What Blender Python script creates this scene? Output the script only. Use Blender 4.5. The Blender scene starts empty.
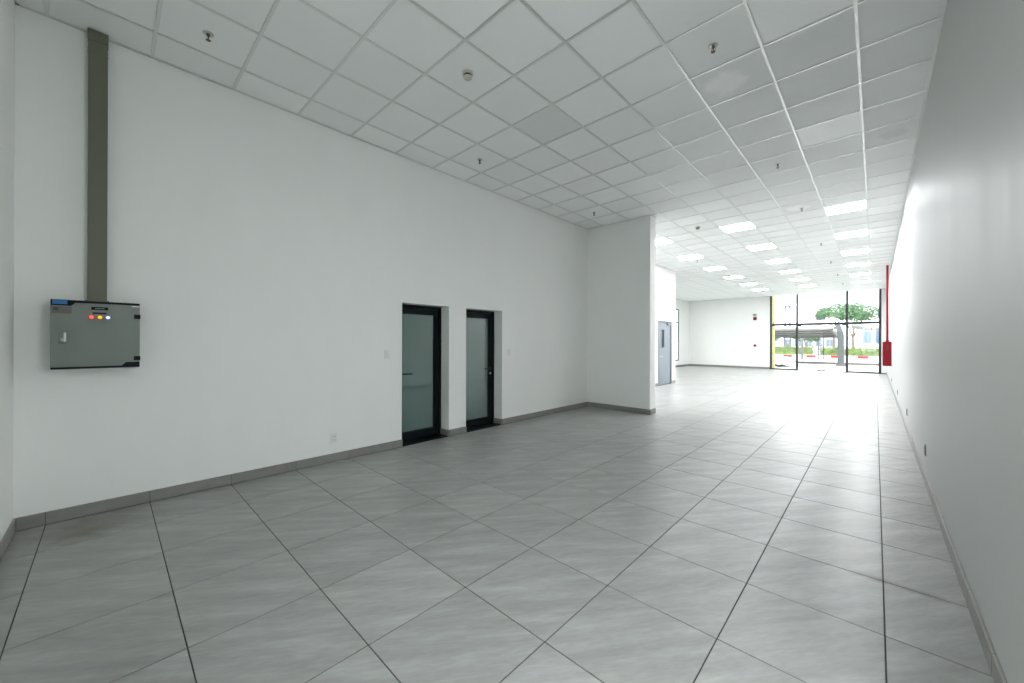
import bpy, bmesh, math, random
from mathutils import Vector, Matrix

random.seed(7)
sc = bpy.context.scene
COL = sc.collection

# ------------------------------------------------------------------ camera
YAW, PITCH, ROLL = 0.75908, 0.00095, 0.00306
cam_data = bpy.data.cameras.new('camera')
cam_data.sensor_width = 36.0
cam_data.lens = 383.02 / 1024.0 * 36.0
cam_data.clip_start, cam_data.clip_end = 0.05, 500
cam = bpy.data.objects.new('camera', cam_data)
COL.objects.link(cam)
_r = Vector((math.cos(YAW), math.sin(YAW), 0)); _f = Vector((-math.sin(YAW), math.cos(YAW), 0)); _u = Vector((0, 0, 1))
_f2 = _f * math.cos(PITCH) + _u * math.sin(PITCH)
_u2 = _u * math.cos(PITCH) - _f * math.sin(PITCH)
_r2 = _r * math.cos(ROLL) + _u2 * math.sin(ROLL)
_u3 = _u2 * math.cos(ROLL) - _r * math.sin(ROLL)
EYE = 1.456
M = Matrix((( _r2.x, _u3.x, -_f2.x, 0), (_r2.y, _u3.y, -_f2.y, 0), (_r2.z, _u3.z, -_f2.z, EYE), (0, 0, 0, 1)))
cam.matrix_world = M
sc.camera = cam

# ------------------------------------------------------------------ world, light, exposure
SKY, LAMP, EXPO = 5.6, 38.0, 0.42
w = bpy.data.worlds.new('overcast_sky'); sc.world = w; w.use_nodes = True
bg = w.node_tree.nodes['Background']
bg.inputs[0].default_value = (0.97, 0.99, 1.0, 1); bg.inputs[1].default_value = SKY
sc.view_settings.view_transform = 'Standard'; sc.view_settings.look = 'None'
sc.view_settings.gamma = 1.0; sc.view_settings.use_curve_mapping = False
sc.view_settings.exposure = EXPO
sc.cycles.max_bounces = 16; sc.cycles.diffuse_bounces = 12; sc.cycles.glossy_bounces = 6
sc.cycles.transparent_max_bounces = 12; sc.cycles.transmission_bounces = 8
sc.cycles.caustics_reflective = False; sc.cycles.caustics_refractive = False
sc.cycles.sample_clamp_indirect = 6.0
sc.cycles.use_denoising = True

# ------------------------------------------------------------------ materials
def srgb(r, g, b):
    f = lambda c: (c / 12.92) if c <= 0.04045 else ((c + 0.055) / 1.055) ** 2.4
    return (f(r / 255), f(g / 255), f(b / 255), 1)

def mat(name, col, rough=0.5, metal=0.0, spec=0.5, emit=None, emit_s=0.0, coat=0.0):
    m = bpy.data.materials.new(name); m.use_nodes = True
    p = m.node_tree.nodes['Principled BSDF']
    p.inputs['Base Color'].default_value = col if len(col) == 4 else (*col, 1)
    p.inputs['Roughness'].default_value = rough; p.inputs['Metallic'].default_value = metal
    p.inputs['Specular IOR Level'].default_value = spec
    if coat: p.inputs['Coat Weight'].default_value = coat; p.inputs['Coat Roughness'].default_value = 0.08
    if emit: p.inputs['Emission Color'].default_value = (*emit, 1); p.inputs['Emission Strength'].default_value = emit_s
    return m

def N(m, t, **kw):
    n = m.node_tree.nodes.new(t)
    for k, v in kw.items(): setattr(n, k, v)
    return n
def L(m, a, b): m.node_tree.links.new(a, b)

def noise_tint(m, scale, amount, stretch=(1, 1, 1), bump=0.0, rough_var=0.0, rot=0.0, per_object=False, detail=4, bscale=None):
    """multiply base colour by 1 +- amount of stretched noise; optional bump"""
    p = m.node_tree.nodes['Principled BSDF']
    tc = N(m, 'ShaderNodeTexCoord'); mp = N(m, 'ShaderNodeMapping')
    mp.inputs['Scale'].default_value = stretch; mp.inputs['Rotation'].default_value = (0, 0, rot)
    src = tc.outputs['Object']
    if per_object:
        oi = N(m, 'ShaderNodeObjectInfo'); mul = N(m, 'ShaderNodeVectorMath', operation='MULTIPLY_ADD')
        L(m, oi.outputs['Random'], mul.inputs[0]); mul.inputs[1].default_value = (37, 61, 13); L(m, src, mul.inputs[2])
        src = mul.outputs[0]
    L(m, src, mp.inputs['Vector'])
    nz = N(m, 'ShaderNodeTexNoise'); nz.inputs['Scale'].default_value = scale; nz.inputs['Detail'].default_value = detail
    nz.inputs['Roughness'].default_value = 0.6
    L(m, mp.outputs[0], nz.inputs['Vector'])
    mr = N(m, 'ShaderNodeMapRange'); mr.inputs['From Min'].default_value = 0.25; mr.inputs['From Max'].default_value = 0.75
    mr.inputs['To Min'].default_value = 1 - amount; mr.inputs['To Max'].default_value = 1 + amount
    L(m, nz.outputs['Fac'], mr.inputs['Value'])
    fac = mr.outputs[0]
    if per_object:
        mr2 = N(m, 'ShaderNodeMapRange'); mr2.inputs['To Min'].default_value = 0.965; mr2.inputs['To Max'].default_value = 1.035
        L(m, oi.outputs['Random'], mr2.inputs['Value'])
        mm = N(m, 'ShaderNodeMath', operation='MULTIPLY'); L(m, fac, mm.inputs[0]); L(m, mr2.outputs[0], mm.inputs[1]); fac = mm.outputs[0]
    mx = N(m, 'ShaderNodeVectorMath', operation='SCALE')
    mx.inputs[0].default_value = p.inputs['Base Color'].default_value[:3]
    L(m, fac, mx.inputs['Scale']); L(m, mx.outputs[0], p.inputs['Base Color'])
    if bump:
        bp = N(m, 'ShaderNodeBump'); bp.inputs['Strength'].default_value = bump; bp.inputs['Distance'].default_value = 0.01
        L(m, nz.outputs['Fac'], bp.inputs['Height']); L(m, bp.outputs[0], p.inputs['Normal'])
    if rough_var:
        r0 = p.inputs['Roughness'].default_value
        mr3 = N(m, 'ShaderNodeMapRange'); mr3.inputs['From Min'].default_value = 0.3; mr3.inputs['From Max'].default_value = 0.7
        mr3.inputs['To Min'].default_value = r0 - rough_var; mr3.inputs['To Max'].default_value = r0 + rough_var
        L(m, nz.outputs['Fac'], mr3.inputs['Value']); L(m, mr3.outputs[0], p.inputs['Roughness'])
    return m

MT = {}
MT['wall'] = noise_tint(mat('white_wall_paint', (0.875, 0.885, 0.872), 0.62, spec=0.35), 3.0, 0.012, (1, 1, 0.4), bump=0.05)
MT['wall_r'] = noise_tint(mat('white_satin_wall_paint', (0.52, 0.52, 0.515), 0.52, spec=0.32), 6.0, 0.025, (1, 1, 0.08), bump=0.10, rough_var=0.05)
MT['ctile'] = noise_tint(mat('ceiling_tile_board', (0.87, 0.89, 0.885), 0.6, spec=0.3), 4.0, 0.01, per_object=True)
MT['bar'] = mat('ceiling_bar_aluminium', (0.74, 0.76, 0.75), 0.30, metal=0.75)
MT['void'] = mat('ceiling_void', (0.25, 0.25, 0.25), 0.9)
MT['grout'] = mat('tile_grout', (0.06, 0.062, 0.06), 0.9)
MT['lamp_on'] = mat('lit_diffuser', (0.9, 0.9, 0.9), 0.4, emit=(0.97, 0.985, 1.0), emit_s=LAMP)
MT['lamp_off'] = mat('unlit_diffuser', (0.93, 0.95, 0.95), 0.25, spec=0.7)
MT['lamp_frame'] = mat('lamp_frame_white', (0.82, 0.84, 0.83), 0.35)
MT['black_alu'] = mat('black_aluminium', (0.006, 0.009, 0.010), 0.45, spec=0.15)
MT['frost'] = noise_tint(mat('frosted_teal_glass', (0.088, 0.160, 0.145), 0.025, spec=0.5), 2.0, 0.03)
MT['frost'].node_tree.nodes['Principled BSDF'].inputs['IOR'].default_value = 2.3
MT['threshold'] = mat('black_threshold_stone', (0.005, 0.006, 0.006), 0.4, spec=0.2)
MT['handle_black'] = mat('black_handle', (0.006, 0.006, 0.006), 0.4, spec=0.25)
MT['steel'] = mat('brushed_steel', (0.6, 0.6, 0.58), 0.3, metal=1.0)
MT['brass'] = mat('sprinkler_bronze', (0.16, 0.13, 0.11), 0.35, metal=0.8)
MT['bulb'] = mat('sprinkler_red_bulb', (0.35, 0.02, 0.02), 0.2)
MT['detector'] = mat('detector_cream_plastic', (0.50, 0.50, 0.44), 0.45)
MT['dark_slot'] = mat('dark_slot', (0.03, 0.03, 0.03), 0.7)
MT['trunk'] = noise_tint(mat('olive_trunking_paint', (0.128, 0.134, 0.094), 0.45), 5, 0.04)
MT['panel'] = noise_tint(mat('panel_grey_paint', (0.183, 0.21, 0.196), 0.42), 8, 0.02)
MT['panel_black'] = mat('panel_black_paint', (0.005, 0.008, 0.013), 0.5, spec=0.15)
MT['blue_label'] = mat('blue_label', (0.01, 0.16, 0.42), 0.4)
MT['sticker'] = mat('brown_grey_sticker', (0.135, 0.115, 0.115), 0.5)
MT['sticker_ink'] = mat('sticker_ink', (0.05, 0.05, 0.05), 0.6)
MT['white_plastic'] = mat('white_plastic', (0.82, 0.82, 0.80), 0.35)
MT['grey_plastic'] = mat('grey_plastic', (0.25, 0.27, 0.27), 0.45)
MT['led_red'] = mat('lit_red_lens', (0.6, 0.05, 0.03), 0.2, emit=(1.0, 0.10, 0.07), emit_s=1.1)
MT['led_amber'] = mat('lit_amber_lens', (0.6, 0.3, 0.02), 0.2, emit=(1.0, 0.40, 0.015), emit_s=1.0)
MT['led_blue'] = mat('lit_blue_lens', (0.1, 0.1, 0.6), 0.2, emit=(0.55, 0.58, 1.0), emit_s=1.3)
MT['ring_red'] = mat('red_bezel_plastic', (0.40, 0.02, 0.02), 0.4)
MT['ring_amber'] = mat('amber_bezel_plastic', (0.40, 0.16, 0.01), 0.4)
MT['ring_blue'] = mat('blue_bezel_plastic', (0.03, 0.04, 0.42), 0.4)
MT['patch'] = mat('dark_patch_fitting', (0.05, 0.05, 0.055), 0.4)
MT['red'] = mat('fire_red_paint', (0.20, 0.003, 0.011), 0.45, spec=0.25)
MT['red_dark'] = mat('fire_red_dark', (0.14, 0.004, 0.01), 0.4)
MT['door_steel'] = mat('blue_grey_door_paint', (0.20, 0.228, 0.26), 0.4)
MT['door_steel_d'] = mat('blue_grey_frame_paint', (0.12, 0.15, 0.19), 0.4)
MT['mullion'] = mat('charcoal_mullion', (0.045, 0.046, 0.055), 0.5, spec=0.3)
MT['kerb_grey'] = noise_tint(mat('grey_kerb_concrete', (0.14, 0.125, 0.115), 0.9), 3, 0.08)
MT['concrete'] = noise_tint(mat('pale_paving', (0.50, 0.50, 0.495), 0.9), 0.6, 0.05)
MT['asphalt'] = noise_tint(mat('light_asphalt', (0.24, 0.24, 0.245), 0.95), 0.8, 0.06)
MT['kerb_red'] = mat('red_kerb_paint', (0.42, 0.018, 0.035), 0.7)
MT['kerb_white'] = mat('white_kerb_paint', (0.8, 0.8, 0.8), 0.7)
MT['leaf'] = noise_tint(mat('tree_leaf', (0.10, 0.19, 0.095), 0.6), 1.2, 0.35)
MT['leaf2'] = noise_tint(mat('hedge_leaf', (0.115, 0.165, 0.05), 0.6), 1.6, 0.40)
MT['bark'] = noise_tint(mat('tree_bark', (0.15, 0.125, 0.10), 0.9), 8, 0.2)
MT['verge'] = noise_tint(mat('yellow_green_verge', (0.20, 0.20, 0.07), 0.9), 0.5, 0.2)
MT['canopy'] = noise_tint(mat('grey_canopy_sheet', (0.33, 0.325, 0.295), 0.6), 1.5, 0.04)
MT['canopy_d'] = mat('grey_canopy_steel', (0.12, 0.125, 0.13), 0.5)
MT['post'] = mat('grey_post_paint', (0.08, 0.088, 0.095), 0.5)
MT['yellow'] = mat('yellow_paint', (0.62, 0.56, 0.16), 0.5)
MT['bwhite'] = mat('white_building_render', (0.40, 0.42, 0.45), 0.9)
MT['bblue'] = mat('blue_building_glass', (0.05, 0.10, 0.18), 0.2)
MT['bgrey'] = mat('grey_building_glass', (0.09, 0.11, 0.15), 0.3)
MT['sign_green'] = mat('green_sign_face', (0.003, 0.032, 0.018), 0.5)
MT['mast'] = mat('pale_blue_mast_paint', (0.10, 0.12, 0.15), 0.6)
MT['car'] = mat('white_car_paint', (0.75, 0.76, 0.78), 0.25, coat=0.5)
MT['car_glass'] = mat('dark_car_glass', (0.03, 0.04, 0.055), 0.08)
MT['tyre'] = mat('black_tyre', (0.015, 0.015, 0.015), 0.8)
MT['base_tile'] = noise_tint(mat('grey_skirting_tile', (0.25, 0.245, 0.235), 0.42), 7.0, 0.10, (1, 1, 3), per_object=True)

def glass_mat():
    m = bpy.data.materials.new('clear_pane_glass'); m.use_nodes = True
    nt = m.node_tree; nt.nodes.clear()
    out = N(m, 'ShaderNodeOutputMaterial'); mx = N(m, 'ShaderNodeMixShader'); lw = N(m, 'ShaderNodeLayerWeight')
    pw = N(m, 'ShaderNodeMath', operation='POWER'); pw.inputs[1].default_value = 5.0; L(m, lw.outputs['Facing'], pw.inputs[0])
    fr = N(m, 'ShaderNodeMath', operation='MULTIPLY_ADD'); fr.inputs[1].default_value = 0.7; fr.inputs[2].default_value = 0.03; L(m, pw.outputs[0], fr.inputs[0])
    tr = N(m, 'ShaderNodeBsdfTransparent'); tr.inputs[0].default_value = (0.96, 0.98, 0.97, 1)
    gl = N(m, 'ShaderNodeBsdfGlossy'); gl.inputs['Roughness'].default_value = 0.02
    L(m, fr.outputs[0], mx.inputs[0]); L(m, tr.outputs[0], mx.inputs[1]); L(m, gl.outputs[0], mx.inputs[2]); L(m, mx.outputs[0], out.inputs[0])
    return m
MT['glass'] = glass_mat()

def floor_tile_mat():
    m = mat('grey_porcelain_tile', (0.30, 0.31, 0.305), 0.30, spec=0.13)
    p = m.node_tree.nodes['Principled BSDF']
    tc = N(m, 'ShaderNodeTexCoord'); oi = N(m, 'ShaderNodeObjectInfo'); off = N(m, 'ShaderNodeVectorMath', operation='MULTIPLY_ADD')
    L(m, oi.outputs['Random'], off.inputs[0]); off.inputs[1].default_value = (23, 41, 0); L(m, tc.outputs['Object'], off.inputs[2])
    def layer(scale, stretch, rot, det):
        rt = N(m, 'ShaderNodeVectorRotate', rotation_type='Z_AXIS'); rt.inputs['Angle'].default_value = -rot
        mp = N(m, 'ShaderNodeVectorMath', operation='MULTIPLY'); mp.inputs[1].default_value = stretch
        nz = N(m, 'ShaderNodeTexNoise'); nz.inputs['Scale'].default_value = scale; nz.inputs['Detail'].default_value = det
        nz.inputs['Roughness'].default_value = 0.62; nz.inputs['Distortion'].default_value = 0.0
        L(m, off.outputs[0], rt.inputs['Vector']); L(m, rt.outputs[0], mp.inputs[0]); L(m, mp.outputs[0], nz.inputs['Vector'])
        return nz.outputs['Fac']
    a = layer(2.6, (0.6, 3.6, 1), math.radians(52), 7)      # long soft veins
    b = layer(26, (0.5, 2.0, 1), math.radians(56), 3)        # fine grain
    cr = N(m, 'ShaderNodeValToRGB'); e = cr.color_ramp.elements
    e[0].position = 0.28; e[0].color = (0.295, 0.298, 0.29, 1); e[1].position = 0.74; e[1].color = (0.435, 0.445, 0.44, 1)
    k = cr.color_ramp.elements.new(0.5); k.color = (0.35, 0.352, 0.345, 1)
    L(m, a, cr.inputs[0])
    mr = N(m, 'ShaderNodeMapRange'); mr.inputs['From Min'].default_value = 0.3; mr.inputs['From Max'].default_value = 0.7
    mr.inputs['To Min'].default_value = 0.94; mr.inputs['To Max'].default_value = 1.06; L(m, b, mr.inputs['Value'])
    mr2 = N(m, 'ShaderNodeMapRange'); mr2.inputs['To Min'].default_value = 0.95; mr2.inputs['To Max'].default_value = 1.05; L(m, oi.outputs['Random'], mr2.inputs['Value'])
    mu = N(m, 'ShaderNodeMath', operation='MULTIPLY'); L(m, mr.outputs[0], mu.inputs[0]); L(m, mr2.outputs[0], mu.inputs[1])
    scl = N(m, 'ShaderNodeVectorMath', operation='SCALE'); L(m, cr.outputs[0], scl.inputs[0]); L(m, mu.outputs[0], scl.inputs['Scale'])
    # dusty stains by world position
    geo = N(m, 'ShaderNodeNewGeometry'); st = N(m, 'ShaderNodeTexNoise'); st.inputs['Scale'].default_value = 0.9; st.inputs['Detail'].default_value = 5
    L(m, geo.outputs['Position'], st.inputs['Vector'])
    ms = N(m, 'ShaderNodeMapRange'); ms.inputs['From Min'].default_value = 0.56; ms.inputs['From Max'].default_value = 0.72; L(m, st.outputs['Fac'], ms.inputs['Value'])
    mxs = N(m, 'ShaderNodeMix', data_type='RGBA'); mxs.blend_type = 'MULTIPLY'
    mf = N(m, 'ShaderNodeMath', operation='MULTIPLY'); mf.inputs[1].default_value = 0.10; L(m, ms.outputs[0], mf.inputs[0])
    L(m, mf.outputs[0], mxs.inputs['Factor']); L(m, scl.outputs[0], mxs.inputs['A']); mxs.inputs['B'].default_value = (0.72, 0.70, 0.64, 1)
    last = mxs.outputs['Result']
    # brown damp mark in the near left corner and a dark smear along one joint
    for (cx, cy), (sx, sy), colr, amt in (((-4.42, -0.12), (1.0, 0.85), (0.46, 0.40, 0.30, 1), 0.75), ((0.05, 3.262), (1.0, 9.0), (0.45, 0.43, 0.40, 1), 0.8), ((-0.75, 5.9), (1.0, 0.6), (0.66, 0.66, 0.64, 1), 0.5)):
        sb = N(m, 'ShaderNodeVectorMath', operation='SUBTRACT'); L(m, geo.outputs['Position'], sb.inputs[0]); sb.inputs[1].default_value = (cx, cy, 0)
        ml = N(m, 'ShaderNodeVectorMath', operation='MULTIPLY'); L(m, sb.outputs[0], ml.inputs[0]); ml.inputs[1].default_value = (sx, sy, 0)
        ln = N(m, 'ShaderNodeVectorMath', operation='LENGTH'); L(m, ml.outputs[0], ln.inputs[0])
        n2 = N(m, 'ShaderNodeTexNoise'); n2.inputs['Scale'].default_value = 5; n2.inputs['Detail'].default_value = 4; L(m, geo.outputs['Position'], n2.inputs['Vector'])
        ma = N(m, 'ShaderNodeMath', operation='MULTIPLY_ADD'); L(m, n2.outputs['Fac'], ma.inputs[0]); ma.inputs[1].default_value = 0.7; L(m, ln.outputs['Value'], ma.inputs[2])
        mr4 = N(m, 'ShaderNodeMapRange'); mr4.inputs['From Min'].default_value = 0.25; mr4.inputs['From Max'].default_value = 0.72; mr4.inputs['To Min'].default_value = amt; mr4.inputs['To Max'].default_value = 0
        L(m, ma.outputs[0], mr4.inputs['Value'])
        mz = N(m, 'ShaderNodeMix', data_type='RGBA'); mz.blend_type = 'MULTIPLY'; L(m, mr4.outputs[0], mz.inputs['Factor']); L(m, last, mz.inputs['A']); mz.inputs['B'].default_value = colr
        last = mz.outputs['Result']
    L(m, last, p.inputs['Base Color'])
    rr = N(m, 'ShaderNodeMapRange'); rr.inputs['From Min'].default_value = 0.3; rr.inputs['From Max'].default_value = 0.7
    rr.inputs['To Min'].default_value = 0.285; rr.inputs['To Max'].default_value = 0.325; L(m, st.outputs['Fac'], rr.inputs['Value'])
    L(m, rr.outputs[0], p.inputs['Roughness'])
    bp = N(m, 'ShaderNodeBump'); bp.inputs['Strength'].default_value = 0.06; bp.inputs['Distance'].default_value = 0.004
    L(m, b, bp.inputs['Height']); L(m, bp.outputs[0], p.inputs['Normal'])
    return m
MT['ftile'] = floor_tile_mat()

def stain_or_reflection_tile(name, colr, centre, rad, strength):
    """ceiling board with one irregular stain or one painted reflection"""
    m = mat(name, (0.83, 0.85, 0.845), 0.6, spec=0.3)
    p = m.node_tree.nodes['Principled BSDF']
    tc = N(m, 'ShaderNodeTexCoord'); nz = N(m, 'ShaderNodeTexNoise'); nz.inputs['Scale'].default_value = 7; nz.inputs['Detail'].default_value = 3
    L(m, tc.outputs['Object'], nz.inputs['Vector'])
    ds = N(m, 'ShaderNodeVectorMath', operation='DISTANCE'); L(m, tc.outputs['Object'], ds.inputs[0]); ds.inputs[1].default_value = centre
    ad = N(m, 'ShaderNodeMath', operation='MULTIPLY_ADD'); L(m, nz.outputs['Fac'], ad.inputs[0]); ad.inputs[1].default_value = rad * 1.6; L(m, ds.outputs['Value'], ad.inputs[2])
    mr = N(m, 'ShaderNodeMapRange'); mr.inputs['From Min'].default_value = rad * 1.55; mr.inputs['From Max'].default_value = rad * 2.0
    mr.inputs['To Min'].default_value = strength; mr.inputs['To Max'].default_value = 0.0; L(m, ad.outputs[0], mr.inputs['Value'])
    mx = N(m, 'ShaderNodeMix', data_type='RGBA'); L(m, mr.outputs[0], mx.inputs['Factor'])
    mx.inputs['A'].default_value = (0.83, 0.85, 0.845, 1); mx.inputs['B'].default_value = colr
    L(m, mx.outputs['Result'], p.inputs['Base Color'])
    return m
MT['ctile_grey'] = noise_tint(mat('ceiling_tile_greyer_board', (0.74, 0.77, 0.765), 0.6, spec=0.3), 4.0, 0.01)
MT['ctile_wet'] = stain_or_reflection_tile('ceiling_tile_dark_spot', (0.55, 0.56, 0.54, 1), (0.02, 0.0, 0), 0.13, 0.28)
MT['ctile_reflection'] = stain_or_reflection_tile('ceiling_tile_painted_reflection', (0.97, 0.97, 0.97, 1), (-0.05, 0.0, 0), 0.17, 1.0)  # reflection of the bright floor painted into the board colour

# ------------------------------------------------------------------ helpers
def props(o, label=None, cat=None, group=None, kind=None):
    if label: o['label'] = label
    if cat: o['category'] = cat
    if group: o['group'] = group
    if kind: o['kind'] = kind
    return o

def link(name, me, parent=None, loc=None):
    o = bpy.data.objects.new(name, me); COL.objects.link(o)
    if loc is not None: o.location = loc
    if parent is not None: o.parent = parent
    return o

def empty(name, loc=(0, 0, 0), rz=0.0):
    o = link(name, None); o.location = loc; o.rotation_euler = (0, 0, rz); o.empty_display_size = 0.1
    return o

class MB:
    """collects primitives into one mesh"""
    def __init__(s): s.bm = bmesh.new()
    def box(s, x0, x1, y0, y1, z0, z1):
        v = [s.bm.verts.new(c) for c in ((x0, y0, z0), (x1, y0, z0), (x1, y1, z0), (x0, y1, z0), (x0, y0, z1), (x1, y0, z1), (x1, y1, z1), (x0, y1, z1))]
        for f in ((0, 3, 2, 1), (4, 5, 6, 7), (0, 1, 5, 4), (1, 2, 6, 5), (2, 3, 7, 6), (3, 0, 4, 7)): s.bm.faces.new([v[i] for i in f])
        return s
    def prism(s, pts, axis, a0, a1):
        """polygon pts (2D) extruded along axis 'x','y','z'"""
        def P(p, a): return {'x': (a, p[0], p[1]), 'y': (p[0], a, p[1]), 'z': (p[0], p[1], a)}[axis]
        A = [s.bm.verts.new(P(p, a0)) for p in pts]; B = [s.bm.verts.new(P(p, a1)) for p in pts]; n = len(pts)
        s.bm.faces.new(A); s.bm.faces.new(B[::-1])
        for i in range(n): s.bm.faces.new((A[i], B[i], B[(i + 1) % n], A[(i + 1) % n]))
        bmesh.ops.recalc_face_normals(s.bm, faces=s.bm.faces)
        return s
    def tube(s, path, rad, seg=10, cap=True):
        """tube through points; rad scalar or list"""
        pts = [Vector(p) for p in path]; rs = rad if isinstance(rad, (list, tuple)) else [rad] * len(pts)
        rings = []
        for i, p in enumerate(pts):
            t = (pts[min(i + 1, len(pts) - 1)] - pts[max(i - 1, 0)]).normalized()
            a = t.orthogonal().normalized() if abs(t.z) < 0.99 else Vector((1, 0, 0))
            b = t.cross(a).normalized()
            rings.append([s.bm.verts.new(p + (a * math.cos(k * 2 * math.pi / seg) + b * math.sin(k * 2 * math.pi / seg)) * rs[i]) for k in range(seg)])
        for i in range(len(rings) - 1):
            for k in range(seg): s.bm.faces.new((rings[i][k], rings[i][(k + 1) % seg], rings[i + 1][(k + 1) % seg], rings[i + 1][k]))
        if cap: s.bm.faces.new(rings[0][::-1]); s.bm.faces.new(rings[-1])
        return s
    def lathe(s, prof, seg=20, axis='z', at=(0, 0, 0)):
        """profile (r, h) pairs revolved about an axis through `at`"""
        at = Vector(at); rings = []
        for r, h in prof:
            ring = []
            for k in range(seg):
                c, d = math.cos(k * 2 * math.pi / seg) * r, math.sin(k * 2 * math.pi / seg) * r
                ring.append(s.bm.verts.new(at + (Vector((c, d, h)) if axis == 'z' else Vector((h, c, d)) if axis == 'x' else Vector((c, h, d)))))
            rings.append(ring)
        for i in range(len(rings) - 1):
            for k in range(seg): s.bm.faces.new((rings[i][k], rings[i][(k + 1) % seg], rings[i + 1][(k + 1) % seg], rings[i + 1][k]))
        s.bm.faces.new(rings[0][::-1]); s.bm.faces.new(rings[-1])
        bmesh.ops.recalc_face_normals(s.bm, faces=s.bm.faces)
        return s
    def bevel(s, w, seg=1):
        bmesh.ops.bevel(s.bm, geom=list(s.bm.edges), offset=w, segments=seg, affect='EDGES', clamp_overlap=True)
        return s
    def mesh(s, name, m, smooth=False):
        me = bpy.data.meshes.new(name); s.bm.to_mesh(me); s.bm.free(); me.materials.append(m)
        if smooth:
            for p in me.polygons: p.use_smooth = True
            me.set_sharp_from_angle(angle=math.radians(35))
        return me
    def build(s, name, m, parent=None, smooth=False, loc=None):
        return link(name, s.mesh(name, m, smooth), parent, loc)

def box(name, x0, x1, y0, y1, z0, z1, m, parent=None, bev=0.0):
    b = MB().box(x0, x1, y0, y1, z0, z1)
    if bev: b.bevel(bev)
    return b.build(name, m, parent)

def px_area(c, hx, hy):
    """approximate size in the picture of a level tile at c with half sizes hx, hy"""
    d = Vector(c) - Vector((0, 0, EYE)); dep = d.dot(_f2)
    if dep < 0.25: return 0.0
    u = d.dot(_r2) / dep; v = d.dot(_u3) / dep
    if abs(u) > 1.34 + 0.4 / dep or abs(v) > 0.9 + 0.4 / dep: return 0.0
    return hx * hy * abs(d.z) / dep ** 3

# ------------------------------------------------------------------ dimensions (metres)
H = 4.017                              # ceiling height
XL, XR, YB, YF = -4.755, 0.385, -0.495, 25.15
XM, XW = -5.25, -8.5                   # left wall behind the partition, left wall of the wide front part
YP0, YP1, XP = 7.51, 7.77, -3.294      # partition
YJ = 14.1                              # where the room widens

# ------------------------------------------------------------------ structure
def struct(o, label, cat): return props(o, label, cat, kind='structure')

DO = [(2.80, 3.607), (3.945, 4.76)]    # door openings in left wall
DH = 1.996
b = MB()
b.box(XM, XL, YB - 0.2, DO[0][0], 0, H + 0.05).box(XM, XL, DO[0][1], DO[1][0], 0, H + 0.05).box(XM, XL, DO[1][1], YP1, 0, H + 0.05)
for y0, y1 in DO: b.box(XM, XL, y0, y1, DH, H + 0.05); b.box(XM, XM + 0.2, y0, y1, 0, DH)
struct(b.build('wall_left', MT['wall']), 'long white wall with the panel and two black-framed doors', 'wall')
D3 = (12.60, 13.76, 2.19)
b = MB().box(XM - 0.2, XM, YP1, D3[0], 0, H + 0.05).box(XM - 0.2, XM, D3[1], YJ, 0, H + 0.05).box(XM - 0.2, XM, D3[0], D3[1], D3[2], H + 0.05).box(XM - 0.2, XM - 0.1, D3[0], D3[1], 0, D3[2])
struct(b.build('wall_left_rear', MT['wall']), 'white wall holding the blue-grey steel door behind the partition', 'wall')
struct(box('wall_left_return', XW - 0.2, XM - 0.2, YJ - 0.2, YJ, 0, H + 0.05, MT['wall']), 'white return wall where the hall widens beyond the steel door', 'wall')
SW = (22.15, 23.43, 0.37, 3.43)         # side window
b = MB().box(XW - 0.2, XW, YJ, SW[0], 0, H + 0.05).box(XW - 0.2, XW, SW[1], YF + 0.2, 0, H + 0.05).box(XW - 0.2, XW, SW[0], SW[1], 0, SW[2]).box(XW - 0.2, XW, SW[0], SW[1], SW[3], H + 0.05)
struct(b.build('wall_left_far', MT['wall']), 'bright white side wall with the tall side window at the far left', 'wall')
struct(box('wall_partition', XL, XP, YP0, YP1, 0, H, MT['wall']), 'short white partition jutting from the left wall past the doors', 'wall')
GX = (-4.18, -3.02, -1.02, 0.16)       # mullion centres of the shop front
struct(MB().box(XW, GX[0] - 0.047, YF, YF + 0.2, 0, H + 0.05).box(GX[3] + 0.047, XR, YF, YF + 0.2, 0, H + 0.05).build('wall_front', MT['wall']), 'white end wall with red alarm beside the shop front glass', 'wall')
FILL_RW = (0.86, 1.94, 0.06, 3.75)          # unseen glazed opening added in the right wall for fill light
b = MB().box(XR, XR + 0.2, YB - 0.2, FILL_RW[0], 0, H + 0.05).box(XR, XR + 0.2, FILL_RW[1], YF + 0.2, 0, H + 0.05).box(XR, XR + 0.2, FILL_RW[0], FILL_RW[1], 0, FILL_RW[2]).box(XR, XR + 0.2, FILL_RW[0], FILL_RW[1], FILL_RW[3], H + 0.05)
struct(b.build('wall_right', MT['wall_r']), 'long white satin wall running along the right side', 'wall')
FILL_BW = (-1.0, 0.10, 0.06, 3.75)           # unseen glazed opening added behind the viewer for fill light
b = MB().box(XL, FILL_BW[0], YB - 0.2, YB, 0, H + 0.05).box(FILL_BW[1], XR, YB - 0.2, YB, 0, H + 0.05).box(FILL_BW[0], FILL_BW[1], YB - 0.2, YB, 0, FILL_BW[2]).box(FILL_BW[0], FILL_BW[1], YB - 0.2, YB, FILL_BW[3], H + 0.05)
struct(b.build('wall_back', MT['wall']), 'white rear wall seen as a sliver at the left edge', 'wall')

# ---- lamps and fixed ceiling items share the ceiling grid
CU = 0.605
AX = lambda a: (a - 7.1877) * CU
BY = lambda k: (k + 1.4389) * CU
lamp_cells = {}
for r, bk in enumerate((14, 18, 22, 26, 30, 34)):
    for a in (6, 3, 0): lamp_cells[(a, bk)] = (True, r)
lamp_cells[(6, 8)] = (False, 1); lamp_cells[(6, 4)] = (False, 0); lamp_cells[(2, 8)] = (False, 2)

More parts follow.
